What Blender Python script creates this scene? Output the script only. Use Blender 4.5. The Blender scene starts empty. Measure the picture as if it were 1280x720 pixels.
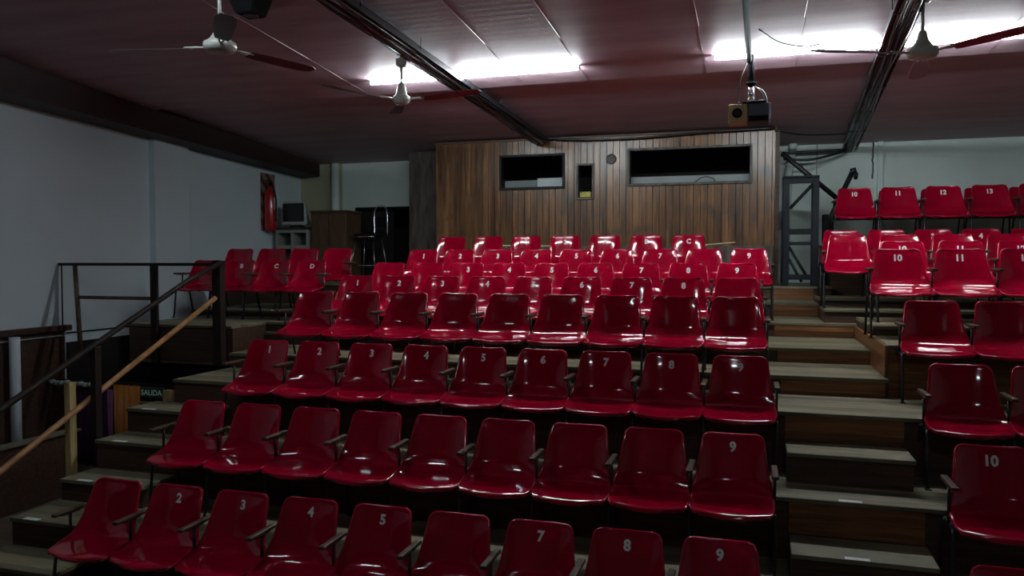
import bpy, bmesh, math, random
from mathutils import Vector, Matrix
R = math.radians
rnd = random.Random(7)
scene = bpy.context.scene
C = scene.collection
ZO = 2.38            # the lowest floor sits 2.38 m below the camera; everything is lifted by this at the end

# ------------------------------------------------------------------ materials
def new_mat(name):
    m = bpy.data.materials.new(name); m.use_nodes = True
    nt = m.node_tree; b = nt.nodes['Principled BSDF']
    return m, nt, b
def N(nt, t, **kw):
    n = nt.nodes.new(t)
    for k, v in kw.items(): setattr(n, k, v)
    return n
def simple(name, col, rough=.5, metal=0, coat=0, noise=.12, nscale=6, bump=0, spec=.5, emit=None, estr=0):
    m, nt, b = new_mat(name)
    tc = N(nt, 'ShaderNodeTexCoord'); nz = N(nt, 'ShaderNodeTexNoise')
    nz.inputs['Scale'].default_value = nscale; nz.inputs['Detail'].default_value = 5
    nt.links.new(tc.outputs['Object'], nz.inputs['Vector'])
    mr = N(nt, 'ShaderNodeMapRange'); mr.inputs['To Min'].default_value = 1-noise; mr.inputs['To Max'].default_value = 1+noise
    nt.links.new(nz.outputs['Fac'], mr.inputs['Value'])
    hs = N(nt, 'ShaderNodeHueSaturation'); hs.inputs['Color'].default_value = (*col, 1)
    nt.links.new(mr.outputs['Result'], hs.inputs['Value']); nt.links.new(hs.outputs['Color'], b.inputs['Base Color'])
    b.inputs['Roughness'].default_value = rough; b.inputs['Metallic'].default_value = metal
    b.inputs['Coat Weight'].default_value = coat; b.inputs['Coat Roughness'].default_value = .05
    b.inputs['Specular IOR Level'].default_value = spec
    if bump:
        bp = N(nt, 'ShaderNodeBump'); bp.inputs['Strength'].default_value = bump; bp.inputs['Distance'].default_value = .01
        nt.links.new(nz.outputs['Fac'], bp.inputs['Height']); nt.links.new(bp.outputs['Normal'], b.inputs['Normal'])
    if emit:
        b.inputs['Emission Color'].default_value = (*emit, 1); b.inputs['Emission Strength'].default_value = estr
    return m
def wood(name, c1, c2, stretch=(1, 12, 12), plank=None, paxis=0, rough=.6, worn=None, bump=.3, scale=3.0, wornscale=1.3, wornmin=.45, spec=.4):
    """grain stretched along the axis whose factor is small; plank = width of boards along axis paxis"""
    m, nt, b = new_mat(name)
    tc = N(nt, 'ShaderNodeTexCoord'); mp = N(nt, 'ShaderNodeMapping'); mp.inputs['Scale'].default_value = stretch
    nt.links.new(tc.outputs['Object'], mp.inputs['Vector'])
    vec = mp.outputs['Vector']
    wn = None
    if plank:
        sx = N(nt, 'ShaderNodeSeparateXYZ'); nt.links.new(tc.outputs['Object'], sx.inputs[0])
        dv = N(nt, 'ShaderNodeMath', operation='DIVIDE'); dv.inputs[1].default_value = plank
        nt.links.new(sx.outputs[paxis], dv.inputs[0])
        fl = N(nt, 'ShaderNodeMath', operation='FLOOR'); nt.links.new(dv.outputs[0], fl.inputs[0])
        wn = N(nt, 'ShaderNodeTexWhiteNoise', noise_dimensions='1D'); nt.links.new(fl.outputs[0], wn.inputs['W'])
        ad = N(nt, 'ShaderNodeVectorMath', operation='MULTIPLY_ADD'); ad.inputs[1].default_value = (9, 9, 9)
        nt.links.new(wn.outputs['Color'], ad.inputs[0]); nt.links.new(mp.outputs['Vector'], ad.inputs[2]); vec = ad.outputs[0]
    nz = N(nt, 'ShaderNodeTexNoise'); nz.inputs['Scale'].default_value = scale; nz.inputs['Detail'].default_value = 8; nz.inputs['Distortion'].default_value = .6
    nt.links.new(vec, nz.inputs['Vector'])
    cr = N(nt, 'ShaderNodeValToRGB'); cr.color_ramp.elements[0].position = .3; cr.color_ramp.elements[1].position = .7
    cr.color_ramp.elements[0].color = (*c1, 1); cr.color_ramp.elements[1].color = (*c2, 1)
    nt.links.new(nz.outputs['Fac'], cr.inputs['Fac']); out = cr.outputs['Color']
    if wn:
        hs = N(nt, 'ShaderNodeHueSaturation'); mr = N(nt, 'ShaderNodeMapRange')
        mr.inputs['To Min'].default_value = .62; mr.inputs['To Max'].default_value = 1.3
        nt.links.new(wn.outputs['Value'], mr.inputs['Value']); nt.links.new(mr.outputs['Result'], hs.inputs['Value'])
        nt.links.new(out, hs.inputs['Color']); out = hs.outputs['Color']
    if worn:
        n2 = N(nt, 'ShaderNodeTexNoise'); n2.inputs['Scale'].default_value = wornscale; n2.inputs['Detail'].default_value = 6
        nt.links.new(tc.outputs['Object'], n2.inputs['Vector'])
        r2 = N(nt, 'ShaderNodeMapRange'); r2.inputs['From Min'].default_value = wornmin; r2.inputs['From Max'].default_value = wornmin+.22
        nt.links.new(n2.outputs['Fac'], r2.inputs['Value'])
        mx = N(nt, 'ShaderNodeMix', data_type='RGBA'); nt.links.new(r2.outputs['Result'], mx.inputs[0])
        nt.links.new(out, mx.inputs[6]); mx.inputs[7].default_value = (*worn, 1); out = mx.outputs[2]
    nt.links.new(out, b.inputs['Base Color'])
    b.inputs['Roughness'].default_value = rough; b.inputs['Specular IOR Level'].default_value = spec
    bp = N(nt, 'ShaderNodeBump'); bp.inputs['Strength'].default_value = bump; bp.inputs['Distance'].default_value = .004
    nt.links.new(nz.outputs['Fac'], bp.inputs['Height']); nt.links.new(bp.outputs['Normal'], b.inputs['Normal'])
    return m

M = {}
M['red'] = simple('red_moulded_plastic', (.35, .0, .021), rough=.09, coat=.3, noise=.05, nscale=3, spec=.5)
M['white_paint'] = simple('white_number_paint', (.86, .85, .83), rough=.5)
M['black_steel'] = simple('black_painted_steel', (.012, .012, .014), rough=.4)
M['arm_wood'] = wood('dark_armrest_wood', (.05, .03, .02), (.10, .06, .035), stretch=(14, 2, 14), rough=.4)
M['tread'] = wood('worn_tread_boards', (.11, .10, .057), (.245, .225, .14), stretch=(.7, 9, 9), plank=.14, paxis=1, rough=.55, worn=(.165, .16, .105), wornmin=.5)
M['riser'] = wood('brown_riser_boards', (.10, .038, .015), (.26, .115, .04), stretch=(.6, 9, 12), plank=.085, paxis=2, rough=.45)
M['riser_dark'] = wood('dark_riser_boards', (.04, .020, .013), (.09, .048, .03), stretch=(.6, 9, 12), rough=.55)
M['floor'] = wood('dark_floor_boards', (.10, .075, .05), (.2, .16, .11), stretch=(.7, 9, 9), plank=.11, paxis=1, rough=.55)
M['booth'] = wood('varnished_vertical_planks', (.055, .024, .010), (.27, .125, .048), stretch=(7, 7, .55), plank=.094, paxis=0, rough=.3, worn=(.045, .036, .030), wornmin=.53, wornscale=3.5, scale=2.6, spec=.6)
M['booth_dark'] = wood('dark_weathered_plywood', (.03, .022, .018), (.12, .10, .085), stretch=(5, 5, .8), rough=.5)
M['wallL'] = simple('pale_blue_grey_plaster', (.66, .76, .80), rough=.8, noise=.06, nscale=1.5, bump=.1)
M['wallB'] = simple('off_white_old_plaster', (.62, .71, .67), rough=.75, noise=.16, nscale=1.7, bump=.2)
M['wall_yellow'] = simple('yellowed_old_plaster', (.40, .40, .26), rough=.75, noise=.2, nscale=2, bump=.2)
M['beam'] = simple('dark_maroon_box_beam', (.030, .012, .012), rough=.6, noise=.25, nscale=3)
M['black'] = simple('matt_black', (.008, .008, .010), rough=.9, spec=.1)
M['front_wall'] = simple('grey_green_front_wall', (.11, .12, .12), rough=.85, noise=.06, nscale=1.5)
M['dim_board'] = simple('grey_painted_board', (.17, .19, .19), rough=.7)
M['dim_board2'] = simple('pale_grey_painted_board', (.30, .33, .33), rough=.7)
M['seam'] = simple('pale_seam_strip', (.6, .5, .52), rough=.5)
M['void'] = simple('painted_void_shade', (.012, .010, .010), rough=.9)  # near-black colour stands in for the darkness inside openings and under the platform
M['tray'] = simple('black_glossy_cable_tray', (.012, .014, .016), rough=.28)
M['cable'] = simple('black_cable_sheath', (.012, .014, .014), rough=.3)
M['cable_grey'] = simple('grey_cable_sheath', (.42, .47, .48), rough=.3)
M['chrome'] = simple('chrome', (.75, .77, .8), rough=.15, metal=1, noise=.03)
M['fan_body'] = simple('cream_enamel_metal', (.50, .52, .46), rough=.3, noise=.05)
M['fan_blade'] = simple('brown_fan_blade', (.11, .045, .04), rough=.3)
M['fan_blade_edge'] = M['fan_body']
M['rail_dark'] = simple('dark_brown_metal_rail', (.022, .014, .011), rough=.6, spec=.25)
M['rail_brown'] = wood('brown_rail_wood', (.08, .05, .03), (.15, .10, .06), stretch=(3, 3, 3), rough=.5)
M['rail_orange'] = wood('orange_brown_rail_wood', (.30, .14, .055), (.46, .24, .10), stretch=(3, 3, 3), rough=.5)
M['post_pale'] = wood('pale_yellow_timber', (.42, .30, .13), (.6, .45, .2), stretch=(12, 12, 1), rough=.5)
M['curtain_purple'] = simple('purple_curtain_cloth', (.050, .012, .055), rough=.85)
M['curtain_mauve'] = simple('mauve_curtain_edge', (.35, .12, .28), rough=.8)
M['curtain_orange'] = simple('orange_varnished_panel', (.62, .22, .03), rough=.5)
M['sign_green'] = simple('dark_green_sign', (.02, .07, .04), rough=.4)
M['sign_text'] = simple('pale_green_lettering', (.5, .75, .6), rough=.5, emit=(.5, .8, .6), estr=.03)
M['ext_red'] = simple('extinguisher_red_enamel', (.42, .01, .015), rough=.18, coat=.4)
M['pale_plastic'] = simple('pale_grey_plastic', (.42, .45, .45), rough=.45)
M['stand_white'] = simple('dull_white_stand_paint', (.30, .30, .28), rough=.6)
M['screen'] = simple('dark_screen_glass', (.015, .018, .018), rough=.12)
M['cab'] = wood('brown_cabinet_wood', (.065, .035, .02), (.12, .065, .035), stretch=(7, 7, 1), rough=.5)
M['projector_tan'] = simple('tan_projector_case', (.45, .36, .15), rough=.5)
M['projector_dark'] = simple('dark_blue_projector_case', (.02, .024, .045), rough=.4)
M['lens'] = simple('dark_lens_glass', (.008, .008, .01), rough=.08, coat=1)
M['grey_metal'] = simple('dark_blue_grey_steel', (.012, .015, .019), rough=.6, spec=.2)
M['batten'] = simple('pale_raw_batten', (.60, .50, .30), rough=.6)
M['yellow'] = simple('yellow_plastic', (.36, .30, .03), rough=.4, noise=.4, nscale=20)
M['white_strip'] = simple('white_step_marker', (.8, .82, .8), rough=.35)
M['tube'] = simple('lit_fluorescent_tube', (.9, .95, .95), rough=.4, emit=(.86, .97, 1.0), estr=135)
M['tube_front'] = simple('lit_front_fluorescent_tube', (.9, .95, .95), rough=.4, emit=(.80, .92, 1.0), estr=90)
M['tube_fill'] = simple('added_fill_tube', (.9, .95, .95), rough=.4, emit=(.80, .92, 1.0), estr=140)  # glow of the added out-of-view fill lamp
M['fixture'] = simple('white_lamp_housing', (.7, .74, .74), rough=.4)
M['hose'] = simple('black_rubber_hose', (.015, .015, .015), rough=.5)

def ceiling_mat():
    m, nt, b = new_mat('maroon_ceiling_boards')
    tc = N(nt, 'ShaderNodeTexCoord'); sx = N(nt, 'ShaderNodeSeparateXYZ'); nt.links.new(tc.outputs['Object'], sx.inputs[0])
    mp = N(nt, 'ShaderNodeMapping'); mp.inputs['Scale'].default_value = (.35, 2.2, 1); nt.links.new(tc.outputs['Object'], mp.inputs[0])
    nz = N(nt, 'ShaderNodeTexNoise'); nz.inputs['Scale'].default_value = 2; nz.inputs['Detail'].default_value = 6; nt.links.new(mp.outputs[0], nz.inputs['Vector'])
    cr = N(nt, 'ShaderNodeValToRGB'); cr.color_ramp.elements[0].position = .3; cr.color_ramp.elements[1].position = .72
    cr.color_ramp.elements[0].color = (.40, .26, .31, 1); cr.color_ramp.elements[1].color = (.52, .38, .43, 1)
    nt.links.new(nz.outputs['Fac'], cr.inputs[0]); nt.links.new(cr.outputs[0], b.inputs['Base Color'])
    wv = N(nt, 'ShaderNodeMath', operation='MULTIPLY'); wv.inputs[1].default_value = 2*math.pi/.11; nt.links.new(sx.outputs[1], wv.inputs[0])
    sn = N(nt, 'ShaderNodeMath', operation='SINE'); nt.links.new(wv.outputs[0], sn.inputs[0])
    pw = N(nt, 'ShaderNodeMath', operation='ADD'); nt.links.new(sn.outputs[0], pw.inputs[0]); nt.links.new(nz.outputs['Fac'], pw.inputs[1])
    bp = N(nt, 'ShaderNodeBump'); bp.inputs['Strength'].default_value = .012; bp.inputs['Distance'].default_value = .01
    nt.links.new(pw.outputs[0], bp.inputs['Height']); nt.links.new(bp.outputs[0], b.inputs['Normal'])
    b.inputs['Roughness'].default_value = .55; b.inputs['Specular IOR Level'].default_value = .3
    return m
M['ceiling'] = ceiling_mat()

def stripes_mat():
    m, nt, b = new_mat('red_white_diagonal_stripes')
    tc = N(nt, 'ShaderNodeTexCoord'); sx = N(nt, 'ShaderNodeSeparateXYZ'); nt.links.new(tc.outputs['Object'], sx.inputs[0])
    ad = N(nt, 'ShaderNodeMath', operation='ADD'); nt.links.new(sx.outputs[1], ad.inputs[0]); nt.links.new(sx.outputs[2], ad.inputs[1])
    mu = N(nt, 'ShaderNodeMath', operation='MULTIPLY'); mu.inputs[1].default_value = 4.2; nt.links.new(ad.outputs[0], mu.inputs[0])
    fr = N(nt, 'ShaderNodeMath', operation='FRACT'); nt.links.new(mu.outputs[0], fr.inputs[0])
    gt = N(nt, 'ShaderNodeMath', operation='GREATER_THAN'); gt.inputs[1].default_value = .5; nt.links.new(fr.outputs[0], gt.inputs[0])
    mx = N(nt, 'ShaderNodeMix', data_type='RGBA'); nt.links.new(gt.outputs[0], mx.inputs[0])
    mx.inputs[6].default_value = (.16, .02, .02, 1); mx.inputs[7].default_value = (.22, .19, .15, 1)
    nt.links.new(mx.outputs[2], b.inputs['Base Color']); b.inputs['Roughness'].default_value = .5
    return m
M['stripes'] = stripes_mat()

# ------------------------------------------------------------------ mesh helpers
class MB:
    def __init__(s): s.bm = bmesh.new()
    def box(s, x0, x1, y0, y1, z0, z1, bevel=0.0, rot=None, at=None, seg=2, top_mat=None):
        b = bmesh.new()
        vs = [b.verts.new((x, y, z)) for x in (x0, x1) for y in (y0, y1) for z in (z0, z1)]
        for f in ((0,1,3,2), (4,6,7,5), (0,4,5,1), (2,3,7,6), (0,2,6,4), (1,5,7,3)): b.faces.new([vs[i] for i in f])
        bmesh.ops.recalc_face_normals(b, faces=b.faces[:])
        if top_mat is not None:
            for f in b.faces:
                if f.normal.z > .9: f.material_index = top_mat
        if bevel: bmesh.ops.bevel(b, geom=b.edges[:], offset=bevel, segments=seg, affect='EDGES', profile=.5)
        s._merge(b, rot, at); return s
    def _merge(s, b, rot=None, at=None):
        m = Matrix.Identity(4)
        if rot is not None: m = rot.to_4x4() if hasattr(rot, 'to_4x4') else rot
        if at is not None: m = Matrix.Translation(at) @ m
        b.transform(m)
        me = bpy.data.meshes.new('tmp'); b.to_mesh(me); b.free(); s.bm.from_mesh(me); bpy.data.meshes.remove(me)
    def tube(s, pts, r, seg=10, caps=True):
        pts = [Vector(p) for p in pts]; n = len(pts)
        rs = r if isinstance(r, (list, tuple)) else [r]*n
        rings = []; prev = None
        for i, p in enumerate(pts):
            t = ((pts[min(i+1, n-1)]-p).normalized() + (p-pts[max(i-1, 0)]).normalized())
            if t.length < 1e-6: t = pts[min(i+1, n-1)]-pts[max(i-1, 0)]
            t.normalize()
            if prev is None: a = t.orthogonal().normalized()
            else: a = (prev - t*prev.dot(t)).normalized()
            prev = a; c = t.cross(a)
            rings.append([s.bm.verts.new(p + (a*math.cos(2*math.pi*k/seg)+c*math.sin(2*math.pi*k/seg))*rs[i]) for k in range(seg)])
        for i in range(n-1):
            for k in range(seg):
                f = s.bm.faces.new((rings[i][k], rings[i][(k+1) % seg], rings[i+1][(k+1) % seg], rings[i+1][k])); f.smooth = True
        if caps:
            s.bm.faces.new(rings[0][::-1]); s.bm.faces.new(rings[-1])
        return s
    def lathe(s, prof, at=(0, 0, 0), seg=24):
        rings = []
        for r, z in prof:
            rings.append([s.bm.verts.new((at[0]+max(r, 1e-4)*math.cos(2*math.pi*k/seg), at[1]+max(r, 1e-4)*math.sin(2*math.pi*k/seg), at[2]+z)) for k in range(seg)])
        for i in range(len(rings)-1):
            for k in range(seg):
                f = s.bm.faces.new((rings[i][k], rings[i][(k+1) % seg], rings[i+1][(k+1) % seg], rings[i+1][k])); f.smooth = True
        s.bm.faces.new(rings[0][::-1]); s.bm.faces.new(rings[-1]); return s
    def prism(s, poly, y0, y1):      # polygon in x,z extruded in y
        a = [s.bm.verts.new((x, y0, z)) for x, z in poly]; b = [s.bm.verts.new((x, y1, z)) for x, z in poly]; n = len(poly)
        s.bm.faces.new(a); s.bm.faces.new(b[::-1])
        for i in range(n): s.bm.faces.new((a[i], b[i], b[(i+1) % n], a[(i+1) % n]))
        return s
    def build(s, name, mat, parent=None, origin=None):
        bmesh.ops.recalc_face_normals(s.bm, faces=s.bm.faces[:])
        if parent is None:
            if origin is None:
                co = [v.co for v in s.bm.verts]
                lo = Vector([min(c[i] for c in co) for i in range(3)]); hi = Vector([max(c[i] for c in co) for i in range(3)])
                origin = Vector(((lo.x+hi.x)/2, (lo.y+hi.y)/2, lo.z))
            origin = Vector(origin)
            bmesh.ops.translate(s.bm, verts=s.bm.verts[:], vec=-origin)
        else:
            p = parent; off = Vector((0, 0, 0))
            while p is not None: off += p.location; p = p.parent
            bmesh.ops.translate(s.bm, verts=s.bm.verts[:], vec=-off)
        me = bpy.data.meshes.new(name); s.bm.to_mesh(me); s.bm.free()
        for m in (mat if isinstance(mat, (list, tuple)) else [mat]): me.materials.append(m)
        o = bpy.data.objects.new(name, me); C.objects.link(o)
        if parent is None: o.location = origin
        else: o.parent = parent
        return o
def tag(o, label=None, cat=None, group=None, kind=None):
    if label: o['label'] = label
    if cat: o['category'] = cat
    if group: o['group'] = group
    if kind: o['kind'] = kind
    return o
def thing(name, label, cat, loc, group=None, rz=0):
    o = bpy.data.objects.new(name, None); C.objects.link(o); o.location = loc; o.rotation_euler = (0, 0, rz)
    o.empty_display_size = .1
    return tag(o, label, cat, group)
def struct(name, mb, mat, label=None, origin=None):
    return tag(mb.build(name, mat, origin=origin), label, None, None, 'structure')
def bx(*a, **k): return MB().box(*a, **k)
def text_mesh(txt, size, embolden=.0, extrude=.0004):
    cu = bpy.data.curves.new('txt', 'FONT'); cu.body = txt; cu.size = size; cu.align_x = 'CENTER'; cu.align_y = 'CENTER'
    cu.extrude = extrude; cu.offset = embolden; cu.resolution_u = 3
    ob = bpy.data.objects.new('txt', cu); C.objects.link(ob)
    dg = bpy.context.evaluated_depsgraph_get(); dg.update()
    me = bpy.data.meshes.new_from_object(ob.evaluated_get(dg))
    bpy.data.objects.remove(ob); bpy.data.curves.remove(cu)
    return me

# ------------------------------------------------------------------ room shell (coordinates relative to the camera)
XL, XR, YB, YF = -7.85, 5.6, 12.6, -4.0
GZ = -2.38
# seating floors: (front edge y, height)
T = [(4.62, -1.98), (5.45, -1.56), (6.2, -1.13), (7.05, -.975), (7.95, -.835), (9.1, -.68), (10.05, -.51), (10.8, -.335)]
XA0, XA1 = -5.45, 1.10
struct('floor', bx(XL, XR, YF, YB, GZ-.15, GZ), M['floor'], origin=(0, 0, GZ-.15))
def tier(x0, x1, y0, y1, z, th=None, zb=GZ, dark=True):
    """one level of the stepped wooden floor, with a thin nosing"""
    mb = MB(); mb.box(x0, x1, y0, y1, zb, z-.03)
    mb.bm.faces.ensure_lookup_table()
    mb.box(x0-.0, x1, y0-.025, y1, z-.03, z, bevel=.004)
    for f in mb.bm.faces:
        f.normal_update()
        if max(v.co.z for v in f.verts) > z-.0305 and min(v.co.z for v in f.verts) > z-.04: f.material_index = 1
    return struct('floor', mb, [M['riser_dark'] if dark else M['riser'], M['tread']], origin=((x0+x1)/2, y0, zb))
for i, (y, z) in enumerate(T):
    y1 = YB
    x1 = XR if i < 3 else XA1
    if i >= 6: x1 = .78
    x0 = XA0 if i < 4 else -4.92
    if i == 4: x1, x0 = XA1, XA0
    if i in (2, 3): x0 = -5.26
    if i >= 5: x1, x0 = (1.10 if i == 5 else (1.0 if i == 7 else .78), -4.92)
    yb = T[i+1][0]+.02 if i+1 < len(T) else YB
    tier(x0, x1, y, yb, z)
# right hand block: raised platforms
RT = [(7.12, -.70, 1.10), (8.0, -.611, 1.10), (9.2, -.53, .78), (9.98, -.445, .78), (10.93, .16, 1.0), (11.75, .20, 1.0)]
for i, (y, z, x0) in enumerate(RT):
    yb = RT[i+1][0]+.02 if i+1 < len(RT) else YB
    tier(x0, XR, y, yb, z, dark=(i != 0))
# left hand block: a platform over the exit passage, then a higher level
PLZ = -.72
tier(-6.85, XA0-.0, 7.35, 8.75, PLZ, zb=-1.13)
tier(XA0, -4.92, 8.0, 8.75, PLZ)
tier(-7.12, -4.92, 8.75, 10.3, -.645)
tier(XL, -4.92, 10.3, YB, -.335)
struct('floor', bx(-6.85, XA0, 7.35, 8.75, -1.16, -1.135), M['rail_brown'])
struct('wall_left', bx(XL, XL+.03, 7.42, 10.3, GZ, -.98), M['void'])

# aisle stairs: half-height steps in front of each tall tier, brown facing boards on the risers
def stairs(name, label, x0, x1, marks, ymax=99, facing=True):
    t = thing(name, label, 'stairs', ((x0+x1)/2, 4.0, GZ))
    hs = [(4.22, -2.18, GZ, 4.62), (5.07, -1.80, -1.98, 5.45), (5.80, -1.345, -1.56, 6.2)]
    for k, (y, z, zb, y1) in enumerate(hs):
        mb = MB(); mb.box(x0, x1, y, y1-.005, zb, z-.03); mb.box(x0-.0, x1+.01, y-.02, y1-.03, z-.03, z, bevel=.004)
        for f in mb.bm.faces:
            if min(v.co.z for v in f.verts) > z-.04: f.material_index = 1
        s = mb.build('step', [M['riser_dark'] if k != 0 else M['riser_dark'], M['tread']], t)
        if z in marks:
            xm = marks[z]; bx(xm-.07, xm+.07, y-.022, y+.02, z, z+.003).build('marker_strip', M['white_strip'], s)
    # boards facing the risers of the tiers inside the aisle
    prev = GZ
    for k, (y, z) in enumerate(T):
        if y > ymax: break
        zb = (hs[k][1] if k < 3 else T[k-1][1])
        if facing:
            bx(x0, x1 if k < 6 else min(x1, .78), y-.021, y-.001, zb+.002, z-.031).build('riser_board', M['riser'], t)
        if z in marks:
            xm = marks[z]; bx(xm-.07, xm+.07, y-.026, y+.02, z, z+.003).build('marker_strip', M['white_strip'], t)
    return t
stairs('aisle_stairs', 'brown wooden stairs with pale worn treads beside chairs numbered 9', .26, 1.07, {-1.56: .635, -1.80: .635})
stairs('aisle_stairs', 'dark wooden stairs climbing beside the chair 1 column under the handrails', XA0+.01, -4.62,
       {-2.18: -5.3, -1.98: -5.25, -1.80: -5.2, -1.56: -5.2, -1.345: -5.2}, ymax=8.5, facing=False)
# plank skirting on the side of the raised right block
t = tag(bx(1.075, 1.10, 7.1, 9.2, -.97, -.705, bevel=.004).build('skirting_board', M['riser']), 'brown plank boxing along the aisle side of the raised right platform', 'board')
t = tag(bx(.30, 1.05, 4.585, 4.60, -2.09, -2.07, bevel=.003).build('ledge_strip', M['tread']), 'thin wooden ledge strip across the lowest brown riser of the aisle', 'strip')

# walls
w = MB(); w.box(XL-.15, XL, YF, YB+.15, GZ, 3.0); struct('wall_left', w, M['wallL'], origin=(XL, 0, GZ))
w = MB(); w.box(XL, -7.0, YB, YB+.15, GZ, 3.0); struct('wall_back', w, M['wall_yellow'])
w = MB(); w.box(-5.66, XR, YB, YB+.15, GZ, 3.0); w.box(-7.0, -5.66, YB, YB+.15, .909, 3.0); w.box(-7.0, -6.70, YB, YB+.15, GZ, .909)
struct('wall_back', w, M['wallB'])
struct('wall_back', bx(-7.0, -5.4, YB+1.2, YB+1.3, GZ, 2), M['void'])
struct('wall_right', bx(XR, XR+.15, YF, YB+.15, GZ, 3.0), M['wallB'])
struct('wall_front', bx(XL, XR, YF-.15, YF, GZ, 3.0), M['front_wall'])
struct('wall_left', bx(XL, XL+.10, 8.82, 9.5, -.98, 1.9, bevel=.005), M['wallL'])                  # pilaster
# doorway in the back wall
d = MB(); d.box(-6.73, -6.69, YB-.03, YB+.15, -.335, .93); d.box(-5.67, -5.63, YB-.03, YB+.15, -.335, .93); d.box(-6.73, -5.63, YB-.03, YB+.15, .905, .945)
struct('door_1', d, M['black'])
struct('door_2', bx(-6.69, -6.05, YB+.08, YB+.12, -.335, .905), M['void'])

# wainscot of the stairwell on the left wall
mb = MB(); mb.box(XL, XL+.05, YF, 7.35, GZ, -.83); struct('wall_left', mb, M['riser_dark'])
struct('trim_1', bx(XL, XL+.10, YF, 7.42, -.83, -.765, bevel=.006), M['riser_dark'])
struct('trim_2', bx(XL, XL+.012, 7.42, 10.3, -.875, -.86), M['rail_dark'])
# ceiling: long lapped boards stepping down towards the back
def cz(y): return 1.807 - .0594*(y-11.3)
def build_ceiling():
    edges = [-4.0, -1.2, .2, 1.6, 3.0, 4.4, 5.8, 7.15, 8.5, 12.75]
    bm = bmesh.new()
    prof = []
    for a, b in zip(edges[:-1], edges[1:]):
        lo, hi = (.012, -.010)
        if b == 7.15: lo, hi = (.022, .004)
        elif b < 7.2: lo, hi = (.022, -.018)
        elif b < 8.6: lo, hi = (.010, -.012)
        else: lo, hi = (.045, 0)
        prof.append((a, cz(a)+lo)); prof.append((b, cz(b)+hi))
    xs = [XL-.1, XR+.1]
    low = [[bm.verts.new((x, y, z)) for y, z in prof] for x in xs]
    top = [[bm.verts.new((x, y, cz(y)+.25)) for y, z in prof] for x in xs]
    n = len(prof)
    for i in range(n-1):
        bm.faces.new((low[0][i], low[0][i+1], low[1][i+1], low[1][i]))
        bm.faces.new((top[0][i], top[1][i], top[1][i+1], top[0][i+1]))
    for j in (0, 1):
        for i in range(n-1):
            bm.faces.new((low[j][i], low[j][i+1], top[j][i+1], top[j][i]) if j else (low[j][i], top[j][i], top[j][i+1], low[j][i+1]))
    bm.faces.new((low[0][0], low[1][0], top[1][0], top[0][0])); bm.faces.new((low[0][-1], top[0][-1], top[1][-1], low[1][-1]))
    m = MB(); m.bm.free(); m.bm = bm; return m
struct('ceiling', build_ceiling(), M['ceiling'], origin=(0, 0, 0))
# pale seams across the ceiling
def ceil_under(y):
    edges = [4.4, 5.8, 7.15, 8.5]; lo = [.022, .022, .010]; hi = [-.018, .004, -.012]
    for i in range(3):
        if edges[i] <= y <= edges[i+1]:
            t = (y-edges[i])/(edges[i+1]-edges[i]); return cz(edges[i])+lo[i]+t*(cz(edges[i+1])+hi[i]-cz(edges[i])-lo[i])
k = 2
for x in (-4.35, -2.45, -1.72, -.47, .43, 2.15):
    for y0, y1 in ((4.42, 5.78), (5.82, 7.13), (7.17, 8.48)):
        za, zb = ceil_under(y0)-.001, ceil_under(y1)-.001
        mb = MB(); mb.tube([(x, y0, za), (x+.04*(y1-y0)*(1 if x < 0 else -1)*.3, y1, zb)], .0025, 4)
        k += 1
        struct('trim_%d' % (k+10), mb, M['seam'])

# box beam along the left wall
b = bmesh.new()
def beam_sec(y, zb): return [(XL, zb), (XL+.40, zb), (XL+.40, cz(y)+.02), (XL, cz(y)+.02)]
va = [b.verts.new((x, -4.0, z)) for x, z in beam_sec(-4.0, 2.15)]; vb = [b.verts.new((x, 12.58, z)) for x, z in beam_sec(12.58, 1.51)]
b.faces.new(va); b.faces.new(vb[::-1])
for i in range(4): b.faces.new((va[i], vb[i], vb[(i+1) % 4], va[(i+1) % 4]))
m = MB(); m.bm.free(); m.bm = b
tag(m.build('boxed_beam', M['beam']), 'dark maroon boxed beam running along the top of the left wall', 'beam')

# ------------------------------------------------------------------ projection booth
BY = 11.2; BX0, BX1 = -4.62, .312
booth = thing('projection_booth', 'projection booth clad in brown vertical planks behind the top row', 'booth', ((BX0+BX1)/2, BY, -.335))
wins = [(-3.566, -2.635, 1.085, 1.53), (-2.398, -2.197, .912, 1.372), (-1.652, -.022, 1.09, 1.553)]
def booth_front():
    mb = MB(); x = BX0; W = .094
    while x < BX1-.01:
        x1 = min(x+W, BX1); top = 1.80
        cuts = []
        segs = [(x, x1)]
        xs = sorted(set([x, x1] + [c for w in wins for c in (w[0], w[1]) if x < c < x1]))
        for a, c in zip(xs[:-1], xs[1:]):
            zs = [(-.335, top)]
            mid = (a+c)/2
            for w in wins:
                if w[0] < mid < w[1]: zs = [(-.335, w[2]), (w[3], top)]
            for z0, z1 in zs:
                mb.box(a+(.0015 if a == x else 0), c-(.0015 if c == x1 else 0), BY+rnd.uniform(-.001, .001), BY+.03, z0, z1, bevel=.003 if c-a > .02 else 0, seg=1)
        x = x1
    mb.box(BX0, BX1, BY+.031, BY+.04, -.335, .9)
    return mb
booth_front().build('plank_wall', M['booth'], booth)
bx(BX0, BX0+.03, BY+.03, YB-.01, -.335, 1.78).build('side_wall', M['booth_dark'], booth)
bx(BX1-.03, BX1, BY+.03, YB-.01, -.335, 1.78).build('side_wall', M['booth_dark'], booth)
bx(BX0+.03, BX1-.03, YB-.06, YB-.02, -.335, 1.74).build('rear_lining', M['void'], booth)
bx(BX0-.02, BX1+.02, BY-.02, BY+.02, 1.765, 1.795, bevel=.004).build('top_trim', M['riser_dark'], booth)
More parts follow.
